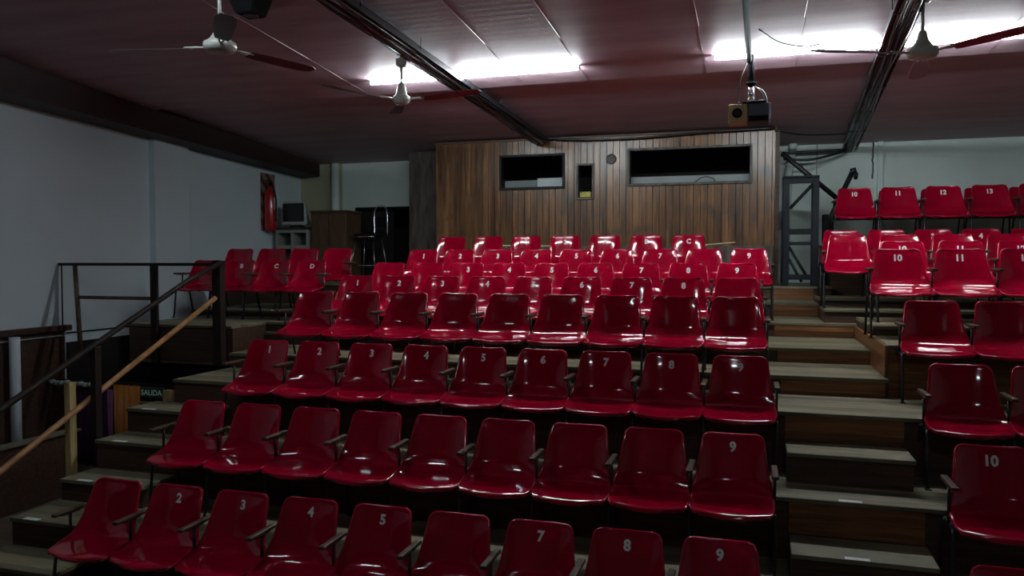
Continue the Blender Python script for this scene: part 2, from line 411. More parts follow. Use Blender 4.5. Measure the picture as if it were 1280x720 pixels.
bx(BX1-.0, BX1+.05, BY-.01, BY+.05, -.335, 1.76, bevel=.004).build('corner_post', M['riser_dark'], booth)
for i, w in enumerate(wins):
    e = .035 if i != 1 else .03
    mb = MB()
    mb.box(w[0]-e, w[1]+e, BY-.022, BY+.10, w[3], w[3]+e, bevel=.003); mb.box(w[0]-e, w[1]+e, BY-.028, BY+.10, w[2]-e, w[2], bevel=.003)
    mb.box(w[0]-e, w[0], BY-.022, BY+.10, w[2], w[3], bevel=.003); mb.box(w[1], w[1]+e, BY-.022, BY+.10, w[2], w[3], bevel=.003)
    f = mb.build('window_frame', M['grey_metal'] if i == 0 else M['booth_dark'], booth)
# pale boards seen low through the two windows
bx(-3.56, -3.05, BY+.15, BY+.18, .95, 1.20).build('inner_board', M['dim_board'], booth)
bx(-3.05, -2.60, BY+.14, BY+.17, .95, 1.225).build('inner_board', M['pale_plastic'], booth)
bx(-1.66, -.0, BY+.16, BY+.19, .95, 1.20).build('inner_board', M['dim_board2'], booth)
tag(bx(-2.385, -2.215, BY+.02, BY+.09, .915, 1.0, bevel=.012).build('yellow_box', M['yellow']), 'small yellow box on the sill of the narrow booth window', 'box')
# round plate on the planks
plate = thing('round_plate', 'small round grey plate fixed to the booth planks between the windows', 'plate', (-1.92, BY-.002, 1.42))
m = MB(); m.tube([(-1.92, BY-.001, 1.45), (-1.92, BY-.012, 1.45)], .075, 24); m.build('disc', M['booth_dark'], plate)
m = MB(); m.tube([(-1.92+.066*math.cos(a*math.pi/12), BY-.014, 1.45+.066*math.sin(a*math.pi/12)) for a in range(25)], .006, 6); m.build('rim', M['grey_metal'], plate)
# cable loop inside the wide window
m = MB(); m.tube([(-.75, BY+.05, 1.095), (-.68, BY+.05, 1.15), (-.6, BY+.05, 1.17), (-.5, BY+.05, 1.14), (-.48, BY+.05, 1.095)], .007, 8)
tag(m.build('cable_loop', M['cable']), 'small black cable loop on the sill of the wide booth window', 'cable')

# dark plywood partition left of the booth
tag(bx(-5.32, -4.64, 11.75, 11.79, -.335, 1.755, bevel=.004).build('plywood_partition', M['booth_dark']), 'dark stained plywood partition left of the planked booth', 'partition')

# ------------------------------------------------------------------ the chair
def catmull(pts, n):
    out = []
    P = [Vector(p) for p in pts]; P = [2*P[0]-P[1]] + P + [2*P[-1]-P[-2]]
    for i in range(1, len(P)-2):
        for k in range(n):
            t = k/n
            out.append(.5*((2*P[i]) + (-P[i-1]+P[i+1])*t + (2*P[i-1]-5*P[i]+4*P[i+1]-P[i+2])*t*t + (-P[i-1]+3*P[i]-3*P[i+1]+P[i+2])*t**3))
    out.append(P[-2]); return out
# (y, z, half width, edge raise)
SH = [(-.460, .397, .178, .000), (-.455, .403, .200, .000), (-.440, .409, .219, .001), (-.40, .416, .238, .003), (-.31, .423, .249, .009), (-.235, .432, .248, .018),
      (-.175, .445, .243, .030), (-.130, .470, .235, .044), (-.100, .502, .226, .052), (-.080, .53, .218, .056), (-.062, .59, .209, .050), (-.045, .655, .200, .042), (-.028, .72, .192, .034), (-.014, .765, .186, .028),
      (-.008, .784, .179, .024), (-.005, .795, .164, .020), (-.004, .800, .144, .016)]
def shell_mesh():
    cy = catmull([(a[0], a[1], 0) for a in SH], 3); ww = catmull([(a[2], a[3], 0) for a in SH], 3)
    n = len(cy); U = 15; bm = bmesh.new(); grid = []
    for i in range(n):
        p = cy[i]; t = (cy[min(i+1, n-1)]-cy[max(i-1, 0)]).normalized(); nn = Vector((-t.y, t.x))     # toward the sitter (up / forward)
        row = []
        for k in range(U):
            u = -1 + 2*k/(U-1); u = math.copysign(abs(u)**.85, u)
            q = abs(u)**2.6*ww[i].y
            sag = 0
            vv = i/(n-1); back = .042*abs(u)**3*max(0, 1-vv/.28)
            row.append(bm.verts.new((u*ww[i].x, p.x+nn.x*q+back, p.y+nn.y*q)))
        grid.append(row)
    for i in range(n-1):
        for k in range(U-1): bm.faces.new((grid[i][k], grid[i][k+1], grid[i+1][k+1], grid[i+1][k]))
    bm.normal_update()
    # rolled rim: border pushed outward and away from the sitter
    loop = grid[0][:] + [r[-1] for r in grid[1:]] + grid[-1][-2::-1] + [r[0] for r in grid[-2:0:-1]]
    ctr = Vector((0, -.2, .5)); m = len(loop); prev = loop
    norms = {v: v.normal.copy() for v in loop}
    inner = {}
    for a in range(n):
        for b in range(U):
            if a in (0, n-1) or b in (0, U-1):
                inner[grid[a][b]] = grid[min(max(a, 2), n-3)][min(max(b, 1), U-2)]
    outs = {}
    for i, v in enumerate(loop):
        tg = (loop[(i+1) % m].co-loop[i-1].co).normalized(); o = v.co-inner[v].co
        o -= tg*o.dot(tg); o -= norms[v]*o.dot(norms[v]); outs[v] = o.normalized()
    # make sure normals point to sitter side
    base = [(v, norms[v] if norms[v].z + -norms[v].y > 0 else -norms[v]) for v in loop]
    prevring = loop
    for (oo, dn) in ((.006, -.001), (.011, .003), (.012, .008), (.011, .014)):
        ring = [bm.verts.new(v.co + outs[v]*oo - nrm*dn) for v, nrm in base]
        for i in range(m):
            bm.faces.new((prevring[i], prevring[(i+1) % m], ring[(i+1) % m], ring[i]))
        prevring = ring
    bmesh.ops.recalc_face_normals(bm, faces=bm.faces[:])
    for f in bm.faces: f.smooth = True
    me = bpy.data.meshes.new('shell'); bm.to_mesh(me); bm.free(); me.materials.append(M['red'])
    o = bpy.data.objects.new('shell', me); C.objects.link(o)
    s = o.modifiers.new('s', 'SOLIDIFY'); s.thickness = .005; s.offset = 0
    dg = bpy.context.evaluated_depsgraph_get(); dg.update()
    me2 = bpy.data.meshes.new_from_object(o.evaluated_get(dg)); me2.name = 'shell'
    bpy.data.objects.remove(o)
    for p in me2.polygons: p.use_smooth = True
    return me2
SHELL = shell_mesh()
def back_y(x, z):
    for a, b in zip(SH[7:-1], SH[8:]):
        if a[1] <= z <= b[1]:
            t = (z-a[1])/(b[1]-a[1]); y = a[0]+t*(b[0]-a[0]); w = a[2]+t*(b[2]-a[2]); e = a[3]+t*(b[3]-a[3])
            return y - e*abs(x/w)**(2.6/.85*.85) 
    return 0
NUM = {}
def number_mesh(txt):
    if txt not in NUM:
        me = text_mesh(txt, .082, embolden=.0034)
        for v in me.vertices:
            x, zz, d = v.co.x, v.co.y+.728, v.co.z
            v.co = (x, back_y(x, zz)-.0052-d, zz)
        me.materials.clear(); me.materials.append(M['white_paint']); NUM[txt] = me
    return NUM[txt]
def mesh_of(mb, name, mat):
    bmesh.ops.recalc_face_normals(mb.bm, faces=mb.bm.faces[:])
    me = bpy.data.meshes.new(name); mb.bm.to_mesh(me); mb.bm.free(); me.materials.append(mat); return me
def leg_mesh(front):
    mb = MB()
    if front: mb.tube([(0, -.375, .006), (0, -.36, .05), (0, -.325, .36), (0, -.31, .392)], .011, 8); mb.box(-.02, .02, -.40, -.35, 0, .007, bevel=.002)
    else: mb.tube([(0, .015, .006), (0, .0, .05), (0, -.07, .34), (0, -.10, .392)], .011, 8); mb.box(-.02, .02, -.01, .04, 0, .007, bevel=.002)
    return mesh_of(mb, 'leg', M['black_steel'])
LEG_F, LEG_R = leg_mesh(True), leg_mesh(False)
mb = MB(); mb.tube([(-.25, -.31, .392), (.25, -.31, .392)], .010, 8); mb.tube([(-.25, -.10, .388), (.25, -.10, .388)], .010, 8)
mb.box(-.12, -.09, -.33, -.08, .386, .408); mb.box(.09, .12, -.33, -.08, .386, .408); mb.box(.236, .262, -.34, -.07, .380, .398)
mb.box(-.262, -.236, -.34, -.07, .380, .398)
FRAME = mesh_of(mb, 'support_frame', M['black_steel'])
mb = MB(); mb.tube([(0, -.20, .39), (0, -.20, .612)], .010, 8); mb.box(-.012, .012, -.28, -.12, .606, .613)
ARMPOST = mesh_of(mb, 'arm_post', M['black_steel'])
mb = MB(); mb.box(-.021, .021, -.345, -.055, .613, .638, bevel=.008, seg=2)
ARM = mesh_of(mb, 'armrest', M['arm_wood'])
def part(name, me, parent, x=0.0):
    o = bpy.data.objects.new(name, me); C.objects.link(o); o.parent = parent; o.location = (x, 0, 0); return o
def make_chair(P):
    t = bpy.data.objects.new('theatre_chair', None); t.empty_display_size = .1; C.objects.link(t)
    part('shell', SHELL, t); part('support_frame', FRAME, t)
    part('leg', LEG_F, t, P/2); part('leg', LEG_R, t, P/2)
    a = part('armrest', ARM, t, P/2); part('arm_post', ARMPOST, a)
    return t
PROTO = {}
def copy_tree(o, parent=None):
    c = o.copy(); C.objects.link(c); c.parent = parent
    for ch in list(o.children): copy_tree(ch, c)
    return c
def chair(x, y, ztop, floor, P, label, group, num=None, first=False, arms=True, yaw=0.0):
    key = round(P, 3)
    if key not in PROTO: PROTO[key] = make_chair(P); t = PROTO[key]
    else: t = copy_tree(PROTO[key])
    # numbers and end arms are added after copying, so that the source stays clean
    t.location = (x, y, floor); t.scale = (1, 1, (ztop-floor)/.803); t.rotation_euler = (0, 0, yaw)
    tag(t, label, 'chair', group)
    return t
EXTRA = []
def row(x9, y, ztop, floor, P, n, names, labels, group, n9=9):
    for j in range(n):
        x = x9 + (j-(n-1))*P if n9 == 9 else x9 + j*P
        t = chair(x, y, ztop, floor, P, labels[j], group)
        EXTRA.append((t, names[j], j == 0, P))
ORD = ['front', 'second', 'third', 'fourth', 'fifth', 'sixth', 'seventh']
rows = [('A', -.147, 4.524, -1.579, GZ, [None, '2', '3', '4', '5', None, '7', '8', '9']),
        ('B', -.099, 5.393, -1.160, -1.98, [None]*8+['9']),
        ('C', -.065, 6.260, -.743, -1.56, list('123456789')),
        ('D', -.117, 7.170, -.329, -1.13, [None]*9),
        ('E', -.121, 8.064, -.181, -.975, list('12345678')+[None]),
        ('F', -.139, 8.936, -.037, -.835, [None, None]+list('3456789')),
        ('G', -.016, 9.716, .132, -.68, list('1234567')+[None, '9'])]
POS = ['at its left end', 'second from its left end', 'third from its left end', 'fourth from its left end', 'exactly in its middle',
       'fourth from its right end', 'third from its right end', 'second from its right end', 'at its aisle end on the right']
for i, (nm, x9, y, zt, fl, nums) in enumerate(rows):
    labels = []
    for j, s in enumerate(nums):
        if s: labels.append('red plastic chair numbered %s in the %s row of the central block' % (s, ORD[i]))
        else: labels.append('unnumbered red plastic chair in the %s central row, %s' % (ORD[i], POS[j]))
    row(x9, y, zt, fl, .52, 9, nums, labels, 'red chairs in the %s row of the central block' % ORD[i])
hn = [None, None, '1', '2', 'A', 'B', 'C']
hl = []
for j, s in enumerate(hn):
    hl.append('red plastic chair marked %s in the topmost row against the planked booth' % s if s else
              'unmarked red plastic chair %s of the topmost row by the booth' % (['at the left end', 'second from the left end'][j]))
row(-.78, 10.6, .331, -.51, .555, 7, hn, hl, 'red chairs in the topmost row by the booth')
# right hand block
def rrow(x0, y, zt, fl, P, nums, labels, group): row(x0, y, zt, fl, P, len(nums), nums, labels, group, n9=0)
g = 'red chairs in the right hand block across the aisle'
rrow(1.30, 4.52, -1.578, GZ, .52, [None], ['red chair across the aisle, nearest one at the lower right corner'], g)
rrow(1.408, 5.39, -1.139, -1.98, .52, ['10'], ['red chair numbered 10, nearest numbered one across the aisle'], g)
rrow(1.433, 6.26, -.75, -1.56, .52, [None, None], ['unnumbered red chair across the aisle, just behind the nearest chair 10', 'red chair cut by the right edge, beside the one behind chair 10'], g)
rrow(1.428, 7.2, -.341, -1.13, .52, [None]*2, ['unnumbered red chair below the lowest raised right row, aisle end', 'unnumbered red chair below the lowest raised right row, by the right edge'], g)
rrow(1.309, 8.07, .097, -.70, .52, ['10', '11', '12'], ['red chair numbered %s in the lowest raised row on the right' % s for s in ('10', '11', '12')], g)
rrow(1.479, 8.85, .189, -.611, .529, ['10', '11', '12'], ['red chair numbered %s half hidden in the second raised right row' % s for s in ('10', '11', '12')], g)
rrow(1.054, 9.7, .281, -.53, .534, [None]*4, ['unnumbered red chair %s, third raised right row' % s for s in
     ('standing clear at the aisle end', 'right beside the aisle end one', 'third from the aisle', 'farthest from the aisle')], g)
rrow(1.075, 10.55, .366, -.445, .512, ['1', '2', '3', '4', None], ['red chair marked %s in the row under the high dark platform' % s for s in '1234'] +
     ['red chair right of chair 4 under the high dark platform'], g)
rrow(1.32, 11.45, .961, .16, .533, ['10', '11', '12', '13', None], ['dark red chair numbered %s on the high platform by the white wall' % s for s in ('10', '11', '12', '13')] +
     ['dark red chair right of chair 13 on the high platform'], g)
rrow(1.94, 12.25, .991, .20, .54, [None]*4, ['shadowed red chair %s' % s for s in ('showing between high platform chairs 10 and 11', 'showing between high platform chairs 11 and 12', 'showing between high platform chairs 12 and 13', 'farthest right on the high platform')], g)
# left hand block
g = 'red chairs in the left hand block by the pale wall'
rrow(-6.72, 8.6, -.005, PLZ, .51, [None, 'B', 'C', 'D'], ['dark red chair behind the railing at the wall end, left block', 'red chair marked B in the front row of the left block',
     'red chair marked C in the front row of the left block', 'red chair marked D in the front row of the left block'], g)
rrow(-6.80, 9.4, .153, -.645, .51, [None]*4, ['red chair of the back left row, %s' % s for s in
     ('leftmost, nearest the pale wall', 'second from the wall, behind B and C', 'third from the wall, behind C and D', 'standing clear at the right end')], g)
for t, s, first, P in EXTRA:
    if s: tag(part('seat_number', number_mesh(s), t), 'white painted %s' % s)
    if first:
        part('leg', LEG_F, t, -P/2); part('leg', LEG_R, t, -P/2); a = part('armrest', ARM, t, -P/2); part('arm_post', ARMPOST, a)

# ------------------------------------------------------------------ fluorescent lamps
def lamp(x0, x1, y, label, mat='tube', dz=.026):
    z = cz(y)-.01
    t = thing('fluorescent_lamp', label, 'lamp', ((x0+x1)/2, y, z-dz), 'fluorescent lamps on the ceiling')
    bx(x0, x1, y-.010, y+.014, z-.006, z+.02, bevel=.002).build('housing', M['fixture'], t)
    for xa in (x0+.01, x1-.03): bx(xa, xa+.02, y-.015, y+.015, z-dz-.014, z-.005, bevel=.002).build('lamp_holder', M['fixture'], t)
    m = MB(); m.tube([(x0+.03, y, z-dz), (x1-.03, y, z-dz)], .018, 12); m.build('tube', M[mat], t)
lamp(-4.08, -3.10, 7.95, 'bright fluorescent tube left of the cable tray, behind the middle fan')
lamp(-3.05, -1.68, 7.95, 'long bright fluorescent tube at the middle of the ceiling')
lamp(-.38, 1.12, 7.95, 'bright fluorescent tube above the hanging projector')
lamp(1.22, 2.30, 7.95, 'bright fluorescent tube behind the right hand fan')
lamp(-4.3, -3.1, 3.8, 'fluorescent tube on the ceiling over the front rows', 'tube_front')
lamp(.15, .85, -.3, 'unseen short tube added on the ceiling to brighten the front rows', 'tube_fill')  # unseen fill lamp, added to brighten the front rows and their numbers

# ------------------------------------------------------------------ cable trays
def tray(p0, p1, name, label, w=.24, bundle=10, seed=1, brk=None):
    r = random.Random(seed); p0, p1 = Vector(p0), Vector(p1)
    t = thing(name, label, 'cable tray', p0)
    d = (p1-p0).normalized(); s = d.cross(Vector((0, 0, 1))).normalized(); up = s.cross(d)
    L = (p1-p0).length
    def P(u, a, b): return p0 + d*(u*L) + s*a + up*b
    mb = MB()
    for (a0, a1, b0, b1) in ((-w/2, w/2, .05, .058), (-w/2, -w/2+.006, -.0, .058), (w/2-.006, w/2, -.0, .058)):
        vs = []
        for u in (0, 1):
            vs.append([mb.bm.verts.new(P(u, a, b)) for a, b in ((a0, b0), (a1, b0), (a1, b1), (a0, b1))])
        mb.bm.faces.new(vs[0]); mb.bm.faces.new(vs[1][::-1])
        for i in range(4): mb.bm.faces.new((vs[0][i], vs[1][i], vs[1][(i+1) % 4], vs[0][(i+1) % 4]))
    mb.build('channel', M['tray'], t)
    for k in range(bundle):
        a = r.uniform(-w*.46, w*.46); ph = r.uniform(0, 6); am = r.uniform(.005, .022); b0 = r.uniform(-.02, .035)
        pts = [P(u/40, a+am*math.sin(u*.45+ph)+r.uniform(-.003, .003), b0+.008*math.sin(u*.6+ph*2)) for u in range(41)]
        m = MB(); m.tube(pts, r.choice((.006, .008, .005)), 6); m.build('cable', M['cable_grey'] if k % 5 < 2 else M['cable'], t)
    for k in range(int(L/1.1)):
        u = (k+.5)*1.1/L
        c = P(u, 0, 0); zc = cz(c.y)
        m = MB(); m.tube([P(u, -w/2-.004, .03), P(u, -w/2-.004, .03)+Vector((0, 0, max(.02, zc-c.z-.02)))], .004, 6)
        m.tube([P(u, w/2+.004, .03), P(u, w/2+.004, .03)+Vector((0, 0, max(.02, zc-c.z-.02)))], .004, 6)
        m.tube([P(u, -w/2-.004, -.004), P(u, w/2+.004, -.004)], .004, 6); m.build('hanger', M['grey_metal'], t)
    return t
tray((-3.24, 3.0, cz(3.0)-.14), (-2.93, 11.1, cz(11.1)-.11), 'cable_tray', 'black cable tray with loose cables running from the middle fan to the booth', bundle=26, seed=3)
tray((1.0, 3.0, cz(3.0)-.14), (1.38, 12.55, cz(12.5)-.11), 'cable_tray', 'black shiny cable tray behind the right hand fan', w=.20, bundle=10, seed=5)
# cables sagging along the booth top and to the right
def cable(pts, r, label, name='cable', mat='cable', group=None):
    pp = catmull([Vector(p) for p in pts], 6); m = MB(); m.tube(pp, r, 8); return tag(m.build(name, M[mat]), label, 'cable', group)
cable([(-2.97, 11.10, 1.79), (-2.4, 11.12, 1.735), (-1.5, 11.13, 1.725), (-.6, 11.12, 1.76), (.30, 11.12, 1.775)], .016, 'black cable sagging along the top of the planked booth')
cable([(.30, 11.15, 1.74), (.7, 11.5, 1.72), (1.36, 11.9, 1.77)], .010, 'thin cable from the booth corner up to the right tray')
cable([(.45, 12.3, 1.50), (.85, 12.3, 1.48), (1.32, 12.4, 1.60)], .018, 'thick black cable sloping along the white wall to the right tray')
cable([(.45, 12.3, 1.42), (.75, 12.3, 1.38), (1.3, 12.45, 1.57)], .008, 'thin pale cable below the thick cable by the booth corner', mat='cable_grey')
cable([(.43, 12.45, 1.60), (.9, 12.45, 1.61), (1.33, 12.45, 1.62)], .022, 'straight dark conduit at the top of the white wall')
cable([(.05, 7.0, 1.95), (.22, 7.3, 1.91), (.45, 7.6, 1.93), (.6, 7.7, 1.97)], .007, 'thin loose cable looping beside the projector pole', mat='cable')

# ------------------------------------------------------------------ projector on its ceiling mount
pj = thing('projector', 'tan and dark blue projector hanging on a chrome ceiling pole', 'projector', (-.02, 7.9, 1.32))
m = MB()
a = Vector((-.10, 4.0, cz(4.0)-.045)); b = Vector((-.03, 7.95, cz(7.95)-.09)); m.tube([a, b], .026, 10)
tag(m.build('ceiling_conduit', M['black']), 'black conduit along the ceiling leading to the projector pole', 'conduit')
m = MB(); m.tube([(-.01, 7.95, 1.98), (-.01, 7.93, 1.70)], .03, 10); m.build('upper_pole', M['black'], pj)
m = MB(); m.lathe([(.05, 0), (.05, .02)], (-.01, 7.93, 1.69)); m.build('collar', M['black'], pj)
m = MB(); m.tube([(-.01, 7.93, 1.69), (-.01, 7.93, 1.51)], .036, 20); m.build('pole', M['chrome'], pj)
bx(-.09, .13, 7.80, 8.05, 1.492, 1.508, bevel=.003).build('mount_plate', M['grey_metal'], pj)
c = bx(-.215, -.045, 7.80, 8.02, 1.31, 1.485, bevel=.006).build('tan_case', M['projector_tan'], pj)
m = MB(); m.tube([(-.135, 7.805, 1.40), (-.135, 7.785, 1.40)], [.048, .045], 24); m.build('lens_ring', M['black'], c)
m = MB(); m.tube([(-.135, 7.79, 1.40), (-.135, 7.78, 1.40)], [.034, .030], 24); m.build('lens', M['lens'], c)
bx(-.04, .16, 7.80, 8.05, 1.315, 1.488, bevel=.012).build('dark_case', M['projector_dark'], pj)
bx(-.03, .15, 7.795, 7.805, 1.32, 1.37, bevel=.003).build('front_grille', M['black'], pj)
bx(.158, .166, 7.81, 8.04, 1.33, 1.487, bevel=.002).build('side_strip', M['pale_plastic'], pj)
for dx in (0, .022):
    m = MB(); m.tube(catmull([Vector((.03, 7.90, 1.66)), Vector((.07+dx, 7.88, 1.62)), Vector((.11+dx, 7.88, 1.55)), Vector((.12+dx*.5, 7.9, 1.485))], 6), .004, 6); m.build('lead', M['cable_grey'], pj)
m = MB(); m.tube(catmull([Vector((-.04, 7.93, 1.9)), Vector((-.10, 7.92, 1.75)), Vector((-.125, 7.9, 1.6)), Vector((-.12, 7.88, 1.48))], 6), .006, 6); m.build('lead', M['cable'], pj)
bx(.06, .10, 7.86, 7.93, 1.508, 1.53, bevel=.003).build('plug', M['fixture'], pj)

# ------------------------------------------------------------------ ceiling fans
def fan(x, y, z, angles, Rb, label, pitch=-11, droop=0.0, hub='fan_body', motor=None, ms=1.0, drop=0.0):
    t = thing('ceiling_fan', label, 'ceiling fan', (x, y, z), 'ceiling fans')
    zc = cz(y)
    m = MB(); m.lathe([(.038, zc-.085-drop), (.052, zc-.07-drop), (.055, zc-.01-drop), (.02, zc-.005-drop), (.02, zc+.01)], (x, y, 0), 20); m.build('canopy', M['fan_body'], t)
    m = MB(); m.tube([(x, y, zc-.06), (x, y, z+.13)], .013, 12); m.build('down_rod', M['fan_body'], t)
    m = MB(); m.lathe([(.02, z+.17), (.032, z+.15), (.045, z+.10), (.075*ms, z+.055), (.085*ms, z+.045)], (x, y, 0), 24); m.build('lower_canopy', M['fan_body'], t)
    m = MB(); m.lathe([(r_*ms, z_) for r_, z_ in ((.05, z-.045), (.095, z-.035), (.115, z-.012), (.12, z+.008), (.115, z+.028), (.085, z+.046))], (x, y, 0), 28); m.build('motor', M[motor or hub], t)
    for a in angles:
        ar = R(a); rot = Matrix.Translation((x, y, z)) @ Matrix.Rotation(ar, 4, 'Z')
        mb = MB(); n = 12; secs = []
        for i in range(n+1):
            u = i/n; r = .24 + (Rb-.24)*u
            wv = .050 + .022*math.sin(min(1, u*1.3)*math.pi/2)
            if u > .9: wv *= 1-(u-.9)*4.5
            if i == 0: wv = .045
            tw = R(pitch)*(1-.45*u); zz = -.005 + droop*u*u
            secs.append([mb.bm.verts.new(rot @ Vector((r, s*wv*math.cos(tw), zz+s*wv*math.sin(tw)+h))) for s, h in ((-1, -.002), (1, -.002), (1, .002), (-1, .002))])
        for i in range(n):
            for k in range(4): mb.bm.faces.new((secs[i][k], secs[i][(k+1) % 4], secs[i+1][(k+1) % 4], secs[i+1][k]))
        mb.bm.faces.new(secs[0][::-1]); mb.bm.faces.new(secs[-1])
        bl = mb.build('blade', M['fan_blade'], t)
        mb = MB(); mb.tube([rot @ Vector((.10, 0, .0)), rot @ Vector((.18, .012, .0)), rot @ Vector((.27, .02, -.001))], .008, 8)
        mb.tube([rot @ Vector((.10, 0, .0)), rot @ Vector((.18, -.012, .0)), rot @ Vector((.27, -.02, -.001))], .008, 8)
        mb.build('blade_arm', M['fan_body'], bl)
    return t
fan(-3.75, 4.95, 1.57, (70, 190, 310), .85, 'near ceiling fan with brown blades beside the black ceiling speaker', droop=.0)
fan(-3.30, 7.12, 1.58, (353, 240, 120), .86, 'middle ceiling fan in front of the left fluorescent tube', droop=.02, ms=.72, drop=.07)
fan(1.26, 6.81, 1.61, (82, 203, 318), .92, 'right hand ceiling fan in front of the lamp and cable tray', droop=.0)

# black speaker hanging at the top edge
sp = thing('ceiling_speaker', 'black tapered loudspeaker hung from the ceiling right of the near fan', 'speaker', (-3.78, 5.35, 1.92))
m = MB()
b = m.bm; zt, zb = cz(5.3)-.005, 1.925
top = [b.verts.new(v) for v in ((-3.94, 5.2, zt), (-3.62, 5.2, zt), (-3.62, 5.5, zt), (-3.94, 5.5, zt))]
bot = [b.verts.new(v) for v in ((-3.86, 5.28, zb), (-3.70, 5.28, zb), (-3.70, 5.46, zb), (-3.86, 5.46, zb))]
b.faces.new(top); b.faces.new(bot[::-1])
for i in range(4): b.faces.new((top[i], bot[i], bot[(i+1) % 4], top[(i+1) % 4]))
bmesh.ops.bevel(b, geom=b.edges[:], offset=.008, segments=2, affect='EDGES')
m.build('cabinet', M['black'], sp)
m = MB(); m.lathe([(.055, zb-.004), (.065, zb+.001)], (-3.78, 5.37, 0), 20); m.build('driver', M['cable'], sp)

# ------------------------------------------------------------------ left side: railing, handrails, stairwell
rail = thing('metal_railing', 'dark railing along the front edge of the left platform', 'railing', (-6.6, 7.38, PLZ))
RYY = 7.33
def px_bar(name, pts, r, mat, parent, seg=8):
    m = MB(); m.tube(pts, r, seg); return m.build(name, M[mat], parent)
bx(XL+.02, -5.55, RYY-.02, RYY+.02, -.06, -.025, bevel=.004).build('top_rail', M['rail_dark'], rail)
bx(-7.55, -6.47, RYY-.015, RYY+.015, -.45, -.41, bevel=.004).build('middle_rail', M['rail_brown'], rail)
px_bar('post', [(-7.60, RYY, -.06), (-7.53, RYY, -1.15)], .026, 'rail_brown', rail, 6)
bx(-6.50, -6.41, RYY-.04, RYY+.0, -1.16, -.03, bevel=.006).build('post', M['rail_dark'], rail)
bx(-5.60, -5.49, 7.20, 7.29, -1.15, .0, bevel=.006).build('post', M['rail_dark'], rail)
px_bar('stay', [(XL+.05, RYY, -.05), (-7.80, RYY, -.80)], .008, 'rail_dark', rail)
# sloping rails beside the left aisle
hr = thing('handrail', 'black sloping metal handrail down the left aisle', 'handrail', (XA0-.08, 5.6, -1.5))
x = XA0-.04
m = MB(); m.tube([(x, 7.22, -.02), (x, 6.7, -.20), (x, 4.4, -1.22), (x, 3.3, -1.70)], .027, 8); m.build('rail', M['rail_dark'], hr)
bx(x-.03, x+.03, 5.46, 5.53, -1.56, -.75, bevel=.004).build('post', M['rail_dark'], hr)
hr2 = thing('handrail', 'orange-brown wooden lower handrail sloping down the left aisle', 'handrail', (x-.08, 5.2, -1.4))
m = MB(); m.tube([(x-.05, 7.18, -.405), (x-.05, 4.5, -1.68), (x-.05, 3.3, -2.25)], .026, 8); m.build('rail', M['rail_orange'], hr2)
tag(bx(-5.62, -5.56, 5.28, 5.35, -2.38, -1.045, bevel=.004).build('timber_post', M['post_pale']), 'pale yellow timber post behind the sloping orange rail', 'post')
# exit passage below the platform
def curtain(x0, x1, y, z0, z1, folds, mat, name, label, cat, amp=.03):
    mb = MB(); n = folds*8; 
    fr = []; bk = []
    for i in range(n+1):
        u = i/n; xx = x0+(x1-x0)*u; yy = y+amp*math.sin(u*folds*2*math.pi)+amp*.3*math.sin(u*17)
        fr.append([mb.bm.verts.new((xx, yy+.01*math.sin(z*5+u*9), z)) for z in (z0, (z0+z1)/2, z1)])
        bk.append([mb.bm.verts.new((xx, yy+.006+.01*math.sin(z*5+u*9), z)) for z in (z0, (z0+z1)/2, z1)])
    for i in range(n):
        for k in range(2):
            f = mb.bm.faces.new((fr[i][k], fr[i+1][k], fr[i+1][k+1], fr[i][k+1])); f.smooth = True
            f = mb.bm.faces.new((bk[i][k+1], bk[i+1][k+1], bk[i+1][k], bk[i][k])); f.smooth = True
        mb.bm.faces.new((fr[i][0], bk[i][0], bk[i+1][0], fr[i+1][0])); mb.bm.faces.new((fr[i][2], fr[i+1][2], bk[i+1][2], bk[i][2]))
    return tag(mb.build(name, M[mat]), label, cat)
curtain(-7.50, -7.0, 7.2, -2.35, -1.43, 5, 'curtain_purple', 'curtain', 'dark purple curtain in the exit passage left of the orange one', 'curtain')
curtain(-7.0, -6.93, 7.17, -2.35, -1.47, 1, 'curtain_mauve', 'curtain', 'narrow mauve curtain edge between the purple and orange ones', 'curtain', amp=.015)
curtain(-6.92, -6.56, 7.18, -2.35, -1.41, 4, 'curtain_orange', 'curtain', 'orange curtain in the exit passage beside the exit sign', 'curtain', amp=.02)
m = MB(); 
for i in range(9): 
    m.lathe([(.005, -.03), (.035, -.02), (.04, 0), (.03, .02), (.005, .028)], (-7.75+i*.07+rnd.uniform(-.01, .01), 7.12, -1.41+rnd.uniform(-.01, .01)), 8)
tag(m.build('white_cloth', M['pale_plastic']), 'crumpled white cloth lying along the top of the purple curtain', 'cloth')
bx_ = bx(-7.84, -6.0, 7.2, 7.24, -1.415, -1.385, bevel=.004)
tag(bx_.build('curtain_rod', M['rail_dark']), 'dark rod carrying the curtains of the exit passage', 'rod')
sg = thing('exit_sign', 'small dark green exit sign reading SALIDA by the orange curtain', 'sign', (-6.36, 7.15, -1.6))
bx(-6.52, -6.21, 7.14, 7.17, -1.53, -1.415, bevel=.004).build('sign_board', M['sign_green'], sg)
me = text_mesh('SALIDA', .085, embolden=.001)
me.transform(Matrix.Translation((-6.365, 7.136, -1.472)) @ Matrix.Rotation(R(90), 4, 'X')); me.transform(Matrix.Translation(-Vector((-6.36, 7.15, -1.6))))
me.materials.clear(); me.materials.append(M['sign_text']); o = bpy.data.objects.new('lettering', me); C.objects.link(o); o.parent = sg
bx(-6.53, -6.14, 7.13, 7.17, -1.60, -1.575, bevel=.003).build('support_bar', M['rail_orange'], sg)
bx(-6.38, -6.35, 7.13, 7.17, -1.80, -1.60, bevel=.003).build('stem', M['rail_orange'], sg)
